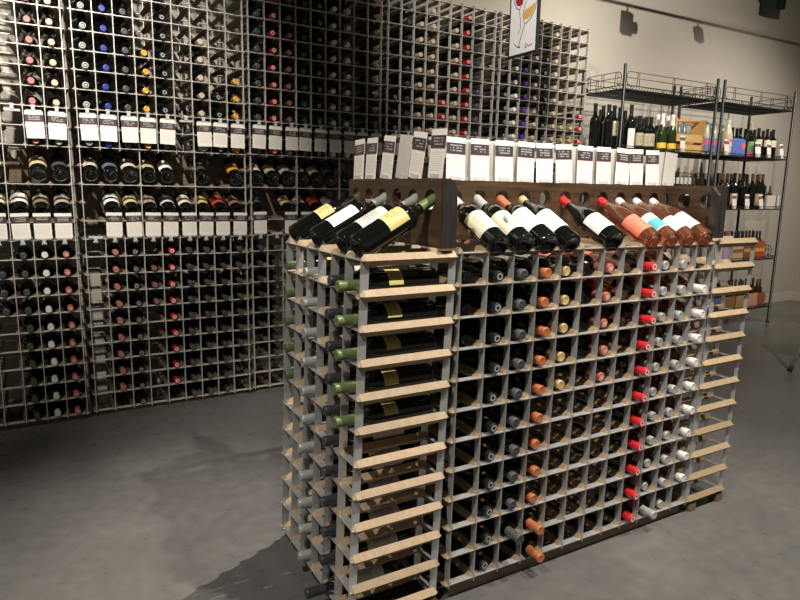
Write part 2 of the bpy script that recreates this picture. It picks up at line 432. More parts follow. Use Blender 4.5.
# front lattice of the island: cells c (0..11), rows r from the top (0..10)
FRONT = {1: ('black', range(11), .0), 2: ('grey', range(10), .0), 3: ('copper', range(11), .0), 4: ('gold', range(5), -.012),
         6: ('redcream', range(5), -.014), 8: ('red', range(11), .02), 9: ('silver', range(11), -.008), 10: ('silver', range(11), -.004), 11: ('white', range(1, 10), .014)}
for c, (cap, rows, out) in FRONT.items():
    for r in rows:
        j = 10 - r
        g = ROSE if c in (7, 9, 10, 11) else GLASSK
        tip = YF - out + rj(.006)
        if (c, r) in ((2, 9), (3, 9), (3, 10), (9, 10)): tip -= .045
        lab = (L_KRE if c in (4, 8) else L_COR if c == 6 else L_WHT, .05, .14, 1.2)
        base = Vector((XF + (c + .5) * P + rj(.002), tip + .3, j * V + RB + .002 - .0055 * c * P))
        bottle(aim(base, (rj(.012), -1, rj(.004)), roll=rj(.6)), 'b', g, cap, lab,
               f'{cw(cap)}-capped bottle, {ORD[r]} row down, {ORD[c]} column of the island front lattice', 'bottles lying in the island front lattice')
for c, rows in ((0, (0, 1, 2)), (5, (0, 1, 2, 3)), (7, (0, 1, 2))):
    for r in rows:
        j = 10 - r
        base = Vector((XF + (c + .5) * P, YF + .012, j * V + RB + .002 - .0055 * c * P))
        bottle(aim(base + Vector((0, .31, 0)), (0, -1, 0), roll=rj(.4)), 's' if c == 7 else 'b', ROSE if c == 7 else GLASSK, None, (L_COR if c != 0 else L_WHT, .05, .14, 1.3),
               f'bottle set deep with no capsule showing, {ORD[r]} row down, {ORD[c]} column of island front', 'bottles lying in the island front lattice')
# left end of the island
LEFT = {0: ('green', range(5), (L_YEL, .12, .165, .9)), 1: ('slate', range(11), (L_TXT, .055, .16, 1.3)), 3: ('silver', range(11), (L_CRM, .06, .15, 1.2)), 5: ('olive', range(5), (L_YEL, .09, .17, .9))}
for c, (cap, rows, lab) in LEFT.items():
    out = {0: .040, 1: .026, 3: .026, 5: .016}[c]
    for r in rows:
        j = 10 - r; z = j * V + RB + .001
        xo = LX * z - out + rj(.004) - (.045 if (c, r) == (1, 10) else 0)
        base = Vector((xo + .3, (c + .5) * P + rj(.002), z + LZ0))
        bottle(aim(base, (-1, rj(.012), 0), roll=rj(.12) - (.55 if c < 2 else .2)), 'b', GLASSK, cap, lab,
               f'{cw(cap)}-capped bottle, {ORD[r]} row down, {ORD[c]} column of the island left end', 'bottles lying in the island left end')

# top of the island: boards with holes ----------------------------------------
ZT = 11 * V + HB
def holed(mb, axis, o, n, pitch, z0, z1, zc, rad, th, mt, ends=(0, 0), hmt=None, seg=20):
    """board along x (axis 0) or y (axis 1) from o, n cells of the given pitch, a round hole in each"""
    def pt(s, z, d):
        return (o[0] + s, o[1] + d, z) if axis == 0 else (o[0] + d, o[1] + s, z)
    def quad(a, b_, z_a, z_b):
        vs = [pt(a, z_a, 0), pt(b_, z_a, 0), pt(b_, z_b, 0), pt(a, z_b, 0), pt(a, z_a, th), pt(b_, z_a, th), pt(b_, z_b, th), pt(a, z_b, th)]
        mb.add(vs, [(0, 1, 2, 3), (7, 6, 5, 4), (0, 4, 5, 1), (3, 2, 6, 7), (0, 3, 7, 4), (1, 5, 6, 2)], mt)
    h = pitch / 2
    if ends[0]: quad(-ends[0], 0, z0, z1)
    if ends[1]: quad(n * pitch, n * pitch + ends[1], z0, z1)
    for i in range(n):
        cx = (i + .5) * pitch; vs = []; fs = []
        for k in range(seg):
            a = 2 * PI * k / seg; ca, sa = math.cos(a), math.sin(a)
            t = min(h / abs(ca) if abs(ca) > 1e-6 else 9, (z1 - zc if sa > 0 else zc - z0) / abs(sa) if abs(sa) > 1e-6 else 9)
            for d in (0, th):
                vs.append(pt(cx + rad * ca, zc + rad * sa, d)); vs.append(pt(cx + t * ca, zc + t * sa, d))
        # corners
        base = len(vs); cor = [(h, z1), (-h, z1), (-h, z0), (h, z0)]
        for (dx, zz) in cor:
            for d in (0, th): vs.append(pt(cx + dx, zz, d))
        def edge(k):
            a = 2 * PI * k / seg; ca, sa = math.cos(a), math.sin(a)
            th_ = h / abs(ca) if abs(ca) > 1e-6 else 9; tv = (z1 - zc if sa > 0 else zc - z0) / abs(sa) if abs(sa) > 1e-6 else 9
            return ('R' if ca > 0 else 'L') if th_ < tv else ('T' if sa > 0 else 'B')
        for k in range(seg):
            k2 = (k + 1) % seg; a = 4 * k; b_ = 4 * k2; e1, e2 = edge(k), edge(k2)
            ci = None
            if e1 != e2:
                ci = {frozenset('RT'): 0, frozenset('TL'): 1, frozenset('LB'): 2, frozenset('BR'): 3}.get(frozenset((e1, e2)))
            if ci is None:
                fs += [(a, a + 1, b_ + 1, b_), (a + 2, b_ + 2, b_ + 3, a + 3), (a + 1, a + 3, b_ + 3, b_ + 1)]
            else:
                q = base + 2 * ci
                fs += [(a, a + 1, q, b_ + 1, b_), (a + 2, b_ + 2, b_ + 3, q + 1, a + 3), (a + 1, a + 3, q + 1, q), (q, q + 1, b_ + 3, b_ + 1)]
            fs.append((a, b_, b_ + 2, a + 2))
        mb.add(vs, fs, mt)
    return mb
BT = 1.241; HZ = 1.184; BTH = .030
TLx, TRx, CBy = .273, 1.50, .228
root = empty('neck_board', T(0, 0, 0)); tag(root, 'dark stained board frame with neck holes standing on top of the island', 'display board')
mb = MB(); holed(mb, 1, (TLx, 0), 6, P, ZT, BT, HZ, .0285, BTH, DARKWOOD, ends=(.012, .012)); mb.obj('end_board', root)
mb = MB(); holed(mb, 1, (TRx, 0), 6, P, ZT, BT, HZ, .0285, BTH, DARKWOOD, ends=(.012, .012)); mb.obj('end_board', root)
mb = MB(); holed(mb, 0, (XF + 0 * P, CBy), 12, P, ZT, BT, HZ, .0285, BTH, DARKWOOD, ends=(XF - TLx - BTH, TRx - XF - 12 * P)); mb.obj('centre_board', root)
def cleat(x0, x1, slope_right):
    mb = MB(); z0, z1 = ZT, BT - .004; c = .026
    vs = [(x0, -.012, z0), (x1, -.012, z0), (x1, -.012, z1 - c), (x0 + (.4 if slope_right else .6) * (x1 - x0), -.012, z1) if slope_right else (x1, -.012, z1 - c),
          ]
    # front post whose top corner is cut away
    if slope_right: prof = [(x0, z0), (x1, z0), (x1, z1 - c), (x1 - .012, z1), (x0, z1)]
    else: prof = [(x0, z0), (x1, z0), (x1, z1), (x0, z1)]
    n = len(prof); yb = .05 if slope_right else .016
    vs = [(x, -.014, z) for x, z in prof] + [(x, yb, z) for x, z in prof]
    if not slope_right:
        vs = [(x, -.014 + (0.0 if z < z1 else .03), z if z < z1 else z1) for x, z in prof] + [(x, yb, z) for x, z in prof]
        vs = [(x0, -.014, z0), (x1, -.014, z0), (x1, -.014, z1 - .03), (x0, -.014, z1 - .03), (x0, yb, z0), (x1, yb, z0), (x1, yb, z1), (x0, yb, z1), (x1, .012, z1), (x0, .012, z1)]
        fs = [(0, 1, 2, 3), (3, 2, 8, 9), (9, 8, 6, 7), (4, 7, 6, 5), (0, 4, 5, 1), (1, 5, 6, 8, 2), (0, 3, 9, 7, 4)]
    else:
        fs = [tuple(range(n)), tuple(range(2 * n - 1, n - 1, -1))] + [((i + 1) % n, i, i + n, (i + 1) % n + n) for i in range(n)]
    return mb.add(vs, fs, DARKWOOD2)
cleat(TLx + BTH + .0005, TLx + BTH + .021, True).obj('front_post', root)
cleat(TRx - .022, TRx - .0005, False).obj('front_post', root)
mb = MB().box(TLx + .001, TLx + BTH - .001, -.016, -.0125, ZT, BT - .002, DARKWOOD2); mb.obj('end_grain_strip', root)
mb = MB().box(TRx + .001, TRx + BTH - .001, -.016, -.0125, ZT, BT - .002, DARKWOOD2); mb.obj('end_grain_strip', root)

# reclining bottles on top
def recline(base_xy, tip_xy, shape, glass, cap, lab, label, group, clen=CAPLEN, zt=HZ + .002, sc=1., dz=0.):
    r = max(a for a, b_ in SHAPES[shape])
    b0 = Vector((*base_xy, 0)); t0 = Vector((*tip_xy, zt)); hor = (Vector((*tip_xy, 0)) - b0); 
    zb = 11 * V + .0265 + (r - .0375) * 1.2 + dz
    d = Vector((hor.x, hor.y, t0.z - zb)).normalized(); base = Vector((*base_xy, zb))
    if base_xy[0] > XF: base.z -= .0055 * (base_xy[0] - XF)
    return bottle(aim(base, d, roll=-.5 if base_xy[0] > XF else .4) @ Matrix.Diagonal((1, 1, sc, 1)), shape, glass, cap, lab, label, group, 32, clen)
GT = 'bottles reclining on top of the island'
lp = [(0, 'green', 'b', (L_YEL, .10, .172, 1.1), 'black bottle with green capsule and yellow label, nearest corner of island top'),
      (1, 'silver', 'b', (L_TXT, .07, .168, 1.1), 'black bottle with large script-covered cream label, second on island left end'),
      (3, 'silver', 'b', (L_WHT, .06, .165, .75), 'black bottle with silver capsule and white label, third on island left end'),
      (5, 'olive', 's', (L_YEL, .105, .165, .9), 'black bottle with olive capsule and small yellow label, far left of island top')]
for (c, cap, sh, lab, lb) in lp:
    y = (c + .5) * P
    recline((.04, y - .016), (.29, y), sh, GLASSK, cap, lab, lb, GT, sc=.94, dz=-.006)
fp = [(1, 'white', 'b', GLASSK, (L_CRM, .05, .15, 1.15), 'wide cream label, white capsule, first bottle beside the corner post'),
      (2, 'silver', 'b', GLASSK, (L_CRP, .05, .15, 1.15), 'cream label with a small dark portrait, silver capsule, on island front'),
      (3, 'copper', 'b', GLASSK, (L_PLN, .065, .17, .85), 'narrow plain white label and copper capsule, on island front'),
      (4, 'gold', 's', GLASSK, (L_PLN, .06, .165, 1.0), 'white label and gold capsule, on island front'),
      (6, 'red', 'g', GLASSK, (L_PLN, .04, .125, 1.0), 'sloping shoulders, white label and red capsule, standing apart on island front'),
      (8, 'red', 's', ROSE, (L_COR, .04, .13, 1.2), 'rosé bottle with coral label and red capsule on island front'),
      (9, 'white', 's', ROSE, (L_TEA, .05, .14, 1.1), 'rosé bottle with teal and white label, white capsule, on island front'),
      (10, 'white', 's', ROSE, (L_WHT, .045, .12, 1.1), 'rosé bottle with a plain pale label between the teal one and the last'),
      (11, 'white', 's', ROSE, (L_KRE, .06, .15, 1.1), 'last rosé bottle on island front, large cream label, beside the right post')]
for (c, cap, sh, gl, lab, lb) in fp:
    x = XF + (c + .5) * P
    if 'bottle' not in lb: lb = 'dark bottle with ' + lb
    recline((x - .014, YF - .012), (x - .006, CBy + .01), sh, gl, cap, lab, lb, GT, dz=-.008, sc=.97, clen=.045 if gl is ROSE or cap == 'red' else CAPLEN)

# cards on the boards ---------------------------------------------------------
def card_mb(wd, ht, th=.0015, front=CARD, back=GREYC):
    mb = MB(); h = wd / 2
    vs = [(-h, 0, 0), (h, 0, 0), (h, 0, ht), (-h, 0, ht), (-h, th, 0), (h, th, 0), (h, th, ht), (-h, th, ht)]
    mb.add(vs, [(0, 1, 2, 3)], front, uvs=[[(0, 0), (1, 0), (1, 1), (0, 1)]])
    mb.add(vs, [(7, 6, 5, 4), (0, 4, 5, 1), (3, 2, 6, 7), (0, 3, 7, 4), (1, 5, 6, 2)], back)
    return mb
def foot_mb(wd):
    return MB().box(-wd * .3, wd * .3, -.004, .006, 0, .012, CLEARP)
cardm = card_mb(.074, .134).mesh('price_card'); blankm = card_mb(.072, .130, front=GREYC).mesh('blank_card'); footm = foot_mb(.074).mesh('card_foot')
def island_card(x, y, rz, tilt, roll, me, label, group):
    X = T(x, y, BT + .0005) @ Matrix.Rotation(rz, 4, 'Z') @ Matrix.Rotation(roll, 4, 'Y') @ Matrix.Rotation(-tilt, 4, 'X')
    o = inst('price_card', me); o.matrix_world = X; tag(o, label, 'price card', group)
    inst('card_foot', footm, o)
# along the left board, facing left (-x)
GC = 'price cards standing on the island boards'
for i, (yc, roll, me) in enumerate([(.535, -.03, cardm), (.445, .02, cardm), (.335, .10, cardm), (.235, .12, blankm), (.155, .13, cardm), (.045, .05, cardm)]):
    nm = ['far end card', 'second card from the far end', 'third card from the far end, leaning', 'blank grey card back', 'leaning card over the green-capped bottle', 'card nearest the corner post'][i]
    island_card(TLx + .012, yc, -PI / 2, .06, roll, me, f'white price card on left board of island, {nm}', GC)
# along the centre board, facing front: pixel spans measured at the board's top edge
spans = [(446, 464, .03), (470, 488.5, 0), (494, 513, 0), (516, 533.5, .03), (535, 553, -.02), (555, 572, -.04), (575, 592.5, .02), (595, 610.5, .0), (613.5, 629, .06), (630, 642, -.02), (645, 658.5, -.03)]
for i, (a, b_, roll) in enumerate(spans):
    x = (px_at(a, 181, CBy + .01).x + px_at(b_, 181, CBy + .01).x) / 2
    island_card(x, CBy + .008, rj(.03), .05, roll, cardm, f'white price card with dark heading, {ORD[i]} from the left on centre board of island', GC)
for i, (x, y, r) in enumerate([(px_at(491, 181, .25).x, .252, 0), (px_at(467, 181, .25).x, .252, .0), (px_at(516, 181, .25).x, .252, 0), (px_at(573, 181, .25).x, .252, 0.02), (px_at(612, 181, .25).x, .252, -.05), (px_at(594, 181, .25).x, .252, 0), (px_at(545, 181, .25).x, .252, 0), (px_at(657, 181, .25).x, .252, 0)]):
    island_card(x, y, 0, 0, r, blankm, 'plain back of a price card showing between the printed cards on centre board', 'backs of cards on the centre board')
island_card(px_at(669, 182, .24).x, .245, 0, 0, .07, blankm, 'large blank grey card leaning at the right end of centre board', GC)

# ------------------------------------------------------------------ wall racks
WD, WX1, WX2, WZ, WV, WEX = 2.1915, -.5442, -.4984, -.0178, .0942, .0147
V = WV
def wall_X(x): # frame of the wall run, origin at rack column x
    return T(WX1, WD, WZ) @ Matrix.Rotation(math.atan(WEX), 4, 'Z') @ Matrix.Rotation(.0054, 4, 'Y') @ T(x - WX1, 0, (x - WX1) * .0054)
G = 'racks along the wall'
MODS = [('leftmost bay', WX1 - 7 * P, 7), ('wide second bay', WX2, 9), ('third bay, in shade', WX2 + 9.35 * P, 9), ('fourth bay', WX2 + 18.88 * P, 9), ('last bay by the black shelves', WX2 + 28.45 * P, 9)]
DEP = .30
for i, (nm, x0, nc) in enumerate(MODS):
    X = wall_X(x0)
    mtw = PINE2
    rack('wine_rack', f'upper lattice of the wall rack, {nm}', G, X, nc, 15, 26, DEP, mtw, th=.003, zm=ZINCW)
    if i < 3:
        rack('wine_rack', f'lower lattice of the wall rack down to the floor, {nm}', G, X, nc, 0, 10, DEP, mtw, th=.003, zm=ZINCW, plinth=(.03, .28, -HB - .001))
        ecols = [c for c in range(nc + 1) if (c - nc) % 3 == 0]
        bars = [(c, j, True) for j in (11, 13) for c in range(nc + 1)] + [(c, j, False) for j in (12, 14) for c in ecols]
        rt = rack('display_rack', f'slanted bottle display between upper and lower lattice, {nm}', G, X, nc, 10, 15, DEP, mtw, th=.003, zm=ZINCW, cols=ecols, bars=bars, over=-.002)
        for (ja, jb, jh) in ((10.45, 12.95, 12.62), (13.05, 14.95, 14.62)):
            mb = MB(); holed(mb, 0, (0, .245), nc, P, ja * V, jb * V, jh * V, .023, .02, BACKB, seg=12)
            mb.obj('neck_board', rt)

# bottles in the wall lattices: (module, column, capsule, rows)
def cells(spec):
    out = []
    for m_, c, cap, rows in spec:
        for j in rows: out.append((m_, c, cap, j))
    return out
U = range(15, 26)
WALLB = cells([
    (0, 6, 'cream', U), (0, 5, 'pink', U), (0, 3, 'grey', range(15, 20)),
    (1, 0, 'bone', U), (1, 1, 'blue', U), (1, 2, 'grey', U), (1, 3, 'amber', range(15, 21)), (1, 4, 'black', U), (1, 6, 'cream', range(15, 22)), (1, 7, 'black', range(15, 19)), (1, 8, 'amber', range(15, 20)),
    (2, 0, 'grey', U), (2, 1, 'red', U), (2, 2, 'dimbrown', U), (2, 3, 'slate', U), (2, 4, 'black', U), (2, 5, 'white', U), (2, 6, 'white', U), (2, 8, 'dimbrown', U),
    (3, 0, 'black', range(15, 20)), (3, 1, 'slate', U), (3, 2, 'cream', range(15, 25)), (3, 3, 'cream', range(15, 26)), (3, 4, 'red', range(15, 20)), (3, 5, 'cream', range(15, 25)), (3, 6, 'red', U), (3, 7, 'grey', U),
    (4, 0, 'black', range(15, 21)), (4, 1, 'white', range(15, 23)), (4, 2, 'purple', range(15, 23)), (4, 3, 'cream', range(15, 24)), (4, 4, 'black', range(15, 24)), (4, 5, 'cream', U), (4, 6, 'gold', range(15, 19)), (4, 7, 'gold', range(15, 19)), (4, 8, 'red', range(15, 20)),
    (0, 3, 'grey', range(6, 9)), (0, 4, 'dimgreen', range(0, 10)), (0, 5, 'white', range(0, 10)), (0, 6, 'redcream', range(0, 10)),
    (1, 1, 'pink', range(1, 10)), (1, 2, 'black', range(0, 10)), (1, 3, 'dimbrown', (8, 7, 6)), (1, 4, 'red', range(1, 10)), (1, 5, 'grey', range(0, 10)), (1, 6, 'dimgreen', range(0, 10)), (1, 7, 'slate', range(0, 10)), (1, 8, 'dimgreen', range(2, 10)),
    (2, 0, 'slate', range(4, 10)), (2, 1, 'dimgreen', range(2, 9)),
])
def wpos(m_, c, j, yl):
    return wall_X(MODS[m_][1]) @ Vector(((c + .5) * P, yl, j * V + RB))
def wall_dir(yv=-1, zv=0):
    return (wall_X(0).to_3x3() @ Vector((0, yv, zv)))
# display bottles: module, column, row strip, capsule, label material, words
def LM(n, c, **k): return label_mat('label_' + n, c, **k)
DB = [(0, 5, 13, 'amber', LM('ochre_on_dark', (.55, .42, .22)), 'gold and cream label'), (0, 6, 13, 'black', LM('blackish', (.05, .05, .055)), 'nearly black label'), (0, 3, 13, 'black', L_CRM, 'pale label'),
      (1, 0, 13, 'black', LM('greige', (.6, .55, .45)), 'greige label'), (1, 1, 13, 'black', LM('slateblue', (.10, .12, .17)), 'slate blue label'), (1, 2, 13, 'black', LM('pinkish', (.62, .5, .46)), 'pinkish white label'),
      (1, 3, 13, 'black', LM('beige', (.6, .46, .33)), 'beige label'), (1, 4, 13, 'black', L_WHT, 'bright white label'), (1, 6, 13, 'white', LM('blackish', (.05, .05, .055)), 'black label and white capsule'), (1, 8, 13, 'amber', LM('orange', (.62, .26, .04)), 'orange label'),
      (2, 0, 13, 'black', L_WHT, 'white label'), (2, 1, 13, 'black', LM('tan', (.5, .4, .25)), 'tan label'), (2, 2, 13, 'black', LM('palegrey', (.45, .43, .4)), 'pale grey label'), (2, 3, 13, 'black', LM('apricot', (.55, .36, .2)), 'apricot label'),
      (2, 4, 13, 'black', LM('straw', (.52, .45, .26)), 'straw label'), (2, 5, 13, 'black', LM('charcoal', (.08, .08, .08)), 'charcoal label'), (2, 6, 13, 'black', LM('umber', (.25, .16, .1)), 'umber label'),
      (0, 4, 11, 'black', L_WHT, 'white label'), (0, 5, 11, 'black', LM('umber2', (.2, .15, .1), stripe=(.7, .95, (.5, .45, .35))), 'dark brown label'), (0, 6, 11, 'black', LM('greybrown', (.35, .31, .26)), 'grey brown label'), (0, 3, 11, 'black', L_CRM, 'cream label'),
      (1, 1, 11, 'black', L_PLN, 'plain white label'), (1, 2, 11, 'black', LM('olivecream', (.5, .45, .25)), 'olive cream label'), (1, 3, 11, 'black', LM('taupe', (.36, .29, .24)), 'taupe label'), (1, 4, 11, 'red', LM('blackwhite', (.06, .06, .06), stripe=(.0, .2, (.6, .6, .58))), 'black label and red capsule'),
      (1, 5, 11, 'black', LM('cream_olive_band', (.75, .7, .52), stripe=(.35, .5, (.3, .28, .1))), 'cream label with olive band'), (1, 6, 11, 'cream', LM('banana', (.7, .6, .2)), 'yellow label'), (1, 7, 11, 'black', LM('crimson', (.45, .06, .05)), 'crimson label'), (1, 8, 11, 'black', LM('mauve', (.25, .14, .13)), 'mauve label'),
      (2, 0, 11, 'black', LM('charcoal', (.08, .08, .08)), 'charcoal label'), (2, 2, 11, 'black', LM('tan', (.5, .4, .25)), 'tan label'), (2, 3, 11, 'black', LM('palepink', (.55, .45, .4)), 'pale pink label'), (2, 4, 11, 'black', LM('crimson', (.45, .06, .05)), 'crimson label'), (2, 5, 11, 'black', LM('palegrey', (.45, .43, .4)), 'pale grey label')]
bayw = ['leftmost', 'second', 'third', 'fourth', 'last']
for (m_, c, js, cap, lm, words) in DB:
    base = wall_X(MODS[m_][1]) @ Vector(((c + .5) * P, .018, js * V + .046)); d = wall_dir(.90, .44)
    sh = 'g' if (c + js) % 3 == 0 else 'b'
    lv = 'upper' if js == 13 else 'lower'
    bottle(aim(base, d), sh, GLASSK, cap, (lm, .05, .14, 1.25), f'slanted bottle, {words}, {lv} display tier, {ORD[c]} place of {bayw[m_]} bay', 'bottles slanted in the wall display', 20)
n_used = len([o for o in bpy.data.objects if o.name.startswith('wine_bottle')])
WALLB.sort(key=lambda q: (wpos(q[0], q[1], q[3], 0) - CAM).length + (5 if q[3] > 22 and q[0] < 2 else 0))
wb = {}
def wall_bottle_mb(cap, seg=12):
    mb = MB(); mb.lathe(SHAPES['b'][1:], seg, GLASSK); mb.lathe(cap_profile(.055), seg, capm(cap)); end_ring(mb, cap, seg); return mb
rest = MB()
nind = 300 - n_used
for i, (m_, c, cap, j) in enumerate(WALLB):
    X = aim(wpos(m_, c, j, -.012 + .3 + rj(.006)) + Vector((rj(.002), 0, 0)), wall_dir() + Vector((rj(.01), 0, 0)))
    if cap not in wb: wb[cap] = (wall_bottle_mb(cap), {})
    if i < nind:
        if cap + '_m' not in wb: wb[cap + '_m'] = wb[cap][0].mesh('wine_bottle')
        o = inst('wine_bottle', wb[cap + '_m']); o.matrix_world = X
        nth = (j - 15 if j >= 15 else 9 - j); where = 'above the hanging tags' if j >= 15 else 'below the standing tags'
        tag(o, f'{cw(cap)}-capped bottle, {ORD[nth]} {where}, {ORD[c]} column of {bayw[m_]} wall bay', 'wine bottle', 'bottles lying in the wall lattice')
    else:
        src = wb[cap][0]
        if X.translation.z > 2.6: continue
        o0 = len(rest.v)
        Xs = [X @ Vector(p) for p in src.v]; rest.v += [tuple(p) for p in Xs]
        for fi, f in enumerate(src.f):
            if fi in src.sm: rest.sm.add(len(rest.f))
            rest.f.append([o0 + a for a in f]); rest.mi.append(rest.m(src.mats[src.mi[fi]]))
# bottles in the island's hidden back rack
src = wall_bottle_mb('black', 10)
for c in range(12):
    for j in range(11):
        X = aim(Vector((XF + (c + .5) * P, YF + .31, j * .094 + RB)), (0, 1, 0)); o0 = len(rest.v)
        rest.v += [tuple(X @ Vector(p)) for p in src.v]
        for fi, f in enumerate(src.f):
            if fi in src.sm: rest.sm.add(len(rest.f))
            rest.f.append([o0 + a for a in f]); rest.mi.append(rest.m(src.mats[src.mi[fi]]))
tag(rest.obj('wine_bottles'), 'mass of dark bottles with coloured caps lying in the far wall lattices', 'wine bottles', None, 'stuff')

# tags on the wall -----------------------------------------------------------
tagm = card_mb(.078, .128).mesh('price_card')
def clip_mesh():
    mb = MB(); mb.box(-.034, .034, -.003, .003, -.005, .006, CLEARP); mb.box(-.008, .008, -.006, .008, .004, .026, CLEARP); mb.box(-.011, .011, -.004, .004, .022, .030, CLEARP); return mb.mesh('clip')
clipm = clip_mesh()
def wall_tag(m_, c, upper, card=True):
    X0 = wall_X(MODS[m_][1])
    if upper:
        X = X0 @ T((c + .5) * P + rj(.004), -.030, 17 * V - .028) @ Matrix.Rotation(rj(.05), 4, 'Y')
        nm = 'hanging price tag'
        if card:
            o = inst('price_card', tagm); o.matrix_world = X @ T(0, -.004, -.128); inst('clip', clipm, o, T(0, .004, .128))
    else:
        X = X0 @ T((c + .5) * P + rj(.004), -.016, 10 * V + .012) @ Matrix.Rotation(rj(.04), 4, 'Y')
        nm = 'standing price tag'
        if card:
            o = inst('price_card', tagm); o.matrix_world = X @ Matrix.Rotation(.05, 4, 'X'); inst('clip', clipm, o, T(0, .004, .0) @ Matrix.Rotation(PI, 4, 'Y'))
    if not card:
        o = inst('tag_holder', clipm); o.matrix_world = X @ (Matrix.Identity(4) if upper else Matrix.Rotation(PI, 4, 'Y'))
        tag(o, f'empty clear tag clip, {ORD[c]} column of {bayw[m_]} wall bay, {"upper" if upper else "lower"} tag row', 'tag holder', 'empty tag clips'); return
    tag(o, f'white {nm} at {ORD[c]} column of {bayw[m_]} wall bay', 'price card', nm + 's on the wall rack')
for m_, c in [(0, 5), (0, 6), (1, 0), (1, 1), (1, 2), (1, 3), (1, 4), (1, 6), (1, 7), (1, 8)] + [(2, c) for c in range(9)] + [(3, c) for c in range(9)] + [(4, c) for c in range(9)]: wall_tag(m_, c, True)
for m_, c in [(0, 4), (0, 3), (0, 5), (0, 6), (1, 1), (1, 2), (1, 3), (1, 4), (1, 5), (1, 6), (1, 7), (1, 8), (2, 0), (2, 2), (2, 3)]: wall_tag(m_, c, False)
wall_tag(0, 4, True, False); wall_tag(1, 5, True, False); wall_tag(1, 0, False, False); wall_tag(2, 1, False, False)

# ------------------------------------------------------------------ track lighting
def rail(name, label, x0, x1, y, z):
    root = empty(name, T(0, 0, 0)); tag(root, label, 'light track', None)
    MB().box(x0, x1, y - .011, y + .011, z, z + .018, BLACKM).obj('rail', root)
    for k in ((x1 - x0 - .6) * q_ for q_ in ((0, .5, 1) if y < 1 else (0, 1))):
        MB().box(x0 + .3 + k - .006, x0 + .306 + k, y - .006, y + .006, z + .018, CEIL, BLACKM).obj('hanger', root)
rail('light_track', 'black light track over the aisle before the wall racks', -2.6, 6.2, .35, 3.15)
rail('light_track', 'black light track in front of the island', -2.2, 4.2, -.9, 3.15)
rail('light_track', 'black light track running near the back wall', 1.5, 7.0, 1.95, 2.935)
HEADM = mat('white_lamp_housing', (.6, .58, .54), .4)
RIMM = mat('lamp_mouth', (.9, .85, .75), .3)
def spot(i, loc, tgt, watts, cone, blend, rad):
    loc = Vector(loc); tgt = Vector(tgt); d = (tgt - loc).normalized()
    q = d.to_track_quat('-Z', 'Y').to_matrix().to_4x4()
    root = empty('track_lamp', T(*loc)); tag(root, f'ceiling track spotlight, {ORD[i % 14]} of those above the frame', 'spotlight', 'track spotlights')
    mb = MB(); mb.lathe([(.045, -.002), (.047, .0), (.047, .10), (.03, .13)], 16, HEADM, q, cap0=False); mb.obj('lamp_head', root)
    MB().lathe([(.03, .09), (.03, .095)], 12, RIMM, q).obj('reflector', root)
    top = 3.15 if loc.y < 1 else CEIL
    MB().tube(-d * .07, Vector((0, 0, top - loc.z + .01)), .007, HEADM).obj('stem', root)
    ld = bpy.data.lights.new('spot_bulb', 'SPOT'); ld.energy = watts * 3.2; ld.spot_size = math.radians(cone); ld.spot_blend = blend; ld.shadow_soft_size = rad
    ld.color = (1.0, .925, .82)
    lo = bpy.data.objects.new('spot_bulb', ld); COL.objects.link(lo); lo.parent = root; lo.matrix_local = T(*(d * .012)) @ q
for i, s in enumerate(SPOTS): spot(i, *s)
def shade_head(x, wd, ht, tilt, label):
    root = empty('track_lamp', T(x, 1.95, 2.935)); tag(root, label, 'spotlight', 'unlit spotlights near the back wall')
    MB().tube((0, 0, 0), (0, 0, -.03), .008, HEADM).obj('stem', root)
    q = T(0, 0, -.03) @ Matrix.Rotation(tilt, 4, 'Y')
    MB().box(-wd / 2, wd / 2, -.04, .04, -ht, 0, HEADM, q).obj('lamp_head', root)
    return root
r_ = shade_head(3.74, .085, .125, 0, 'square unlit spotlight on the track near the back wall')
MB().lathe([(.035, 0), (.035, .05)], 14, HEADM, T(.04, 0, -.11) @ Matrix.Rotation(PI / 2, 4, 'Y')).obj('dial', r_)
shade_head(4.41, .045, .085, -.35, 'small tilted unlit spotlight on the track near the back wall')

# ------------------------------------------------------------------ black wire shelving
SY0, SY1 = 2.06, 2.49
SHZ = [2.03, 1.575, 1.10, .615, .131]
def wire_shelf_mesh(wd):
    mb = MB(); D = SY1 - SY0; r = .0028
    for z in (0, -.028):
        for a, b_ in (((0, 0, z), (wd, 0, z)), ((0, D, z), (wd, D, z)), ((0, 0, z), (0, D, z)), ((wd, 0, z), (wd, D, z))): mb.tube(a, b_, .0036, BLACKM, 5)
    n = int(wd / .032)
    for y in (0, D):
        for k in range(n):
            x = wd * k / n; mb.tube((x, y, -.028), (x + wd / n * .55, y, 0), r, BLACKM, 4)
    m_ = int(D / .032)
    for x in (0, wd):
        for k in range(m_):
            y = D * k / m_; mb.tube((x, y, -.028), (x, y + D / m_ * .55, 0), r, BLACKM, 4)
    n2 = int(wd / .024)
    for k in range(1, n2): mb.tube((wd * k / n2, 0, -.025), (wd * k / n2, D, -.025), .0024, BLACKM, 4)
    for y in (D * .33, D * .66): mb.tube((0, y, -.031), (wd, y, -.031), .004, BLACKM, 5)
    return mb.mesh('wire_shelf')
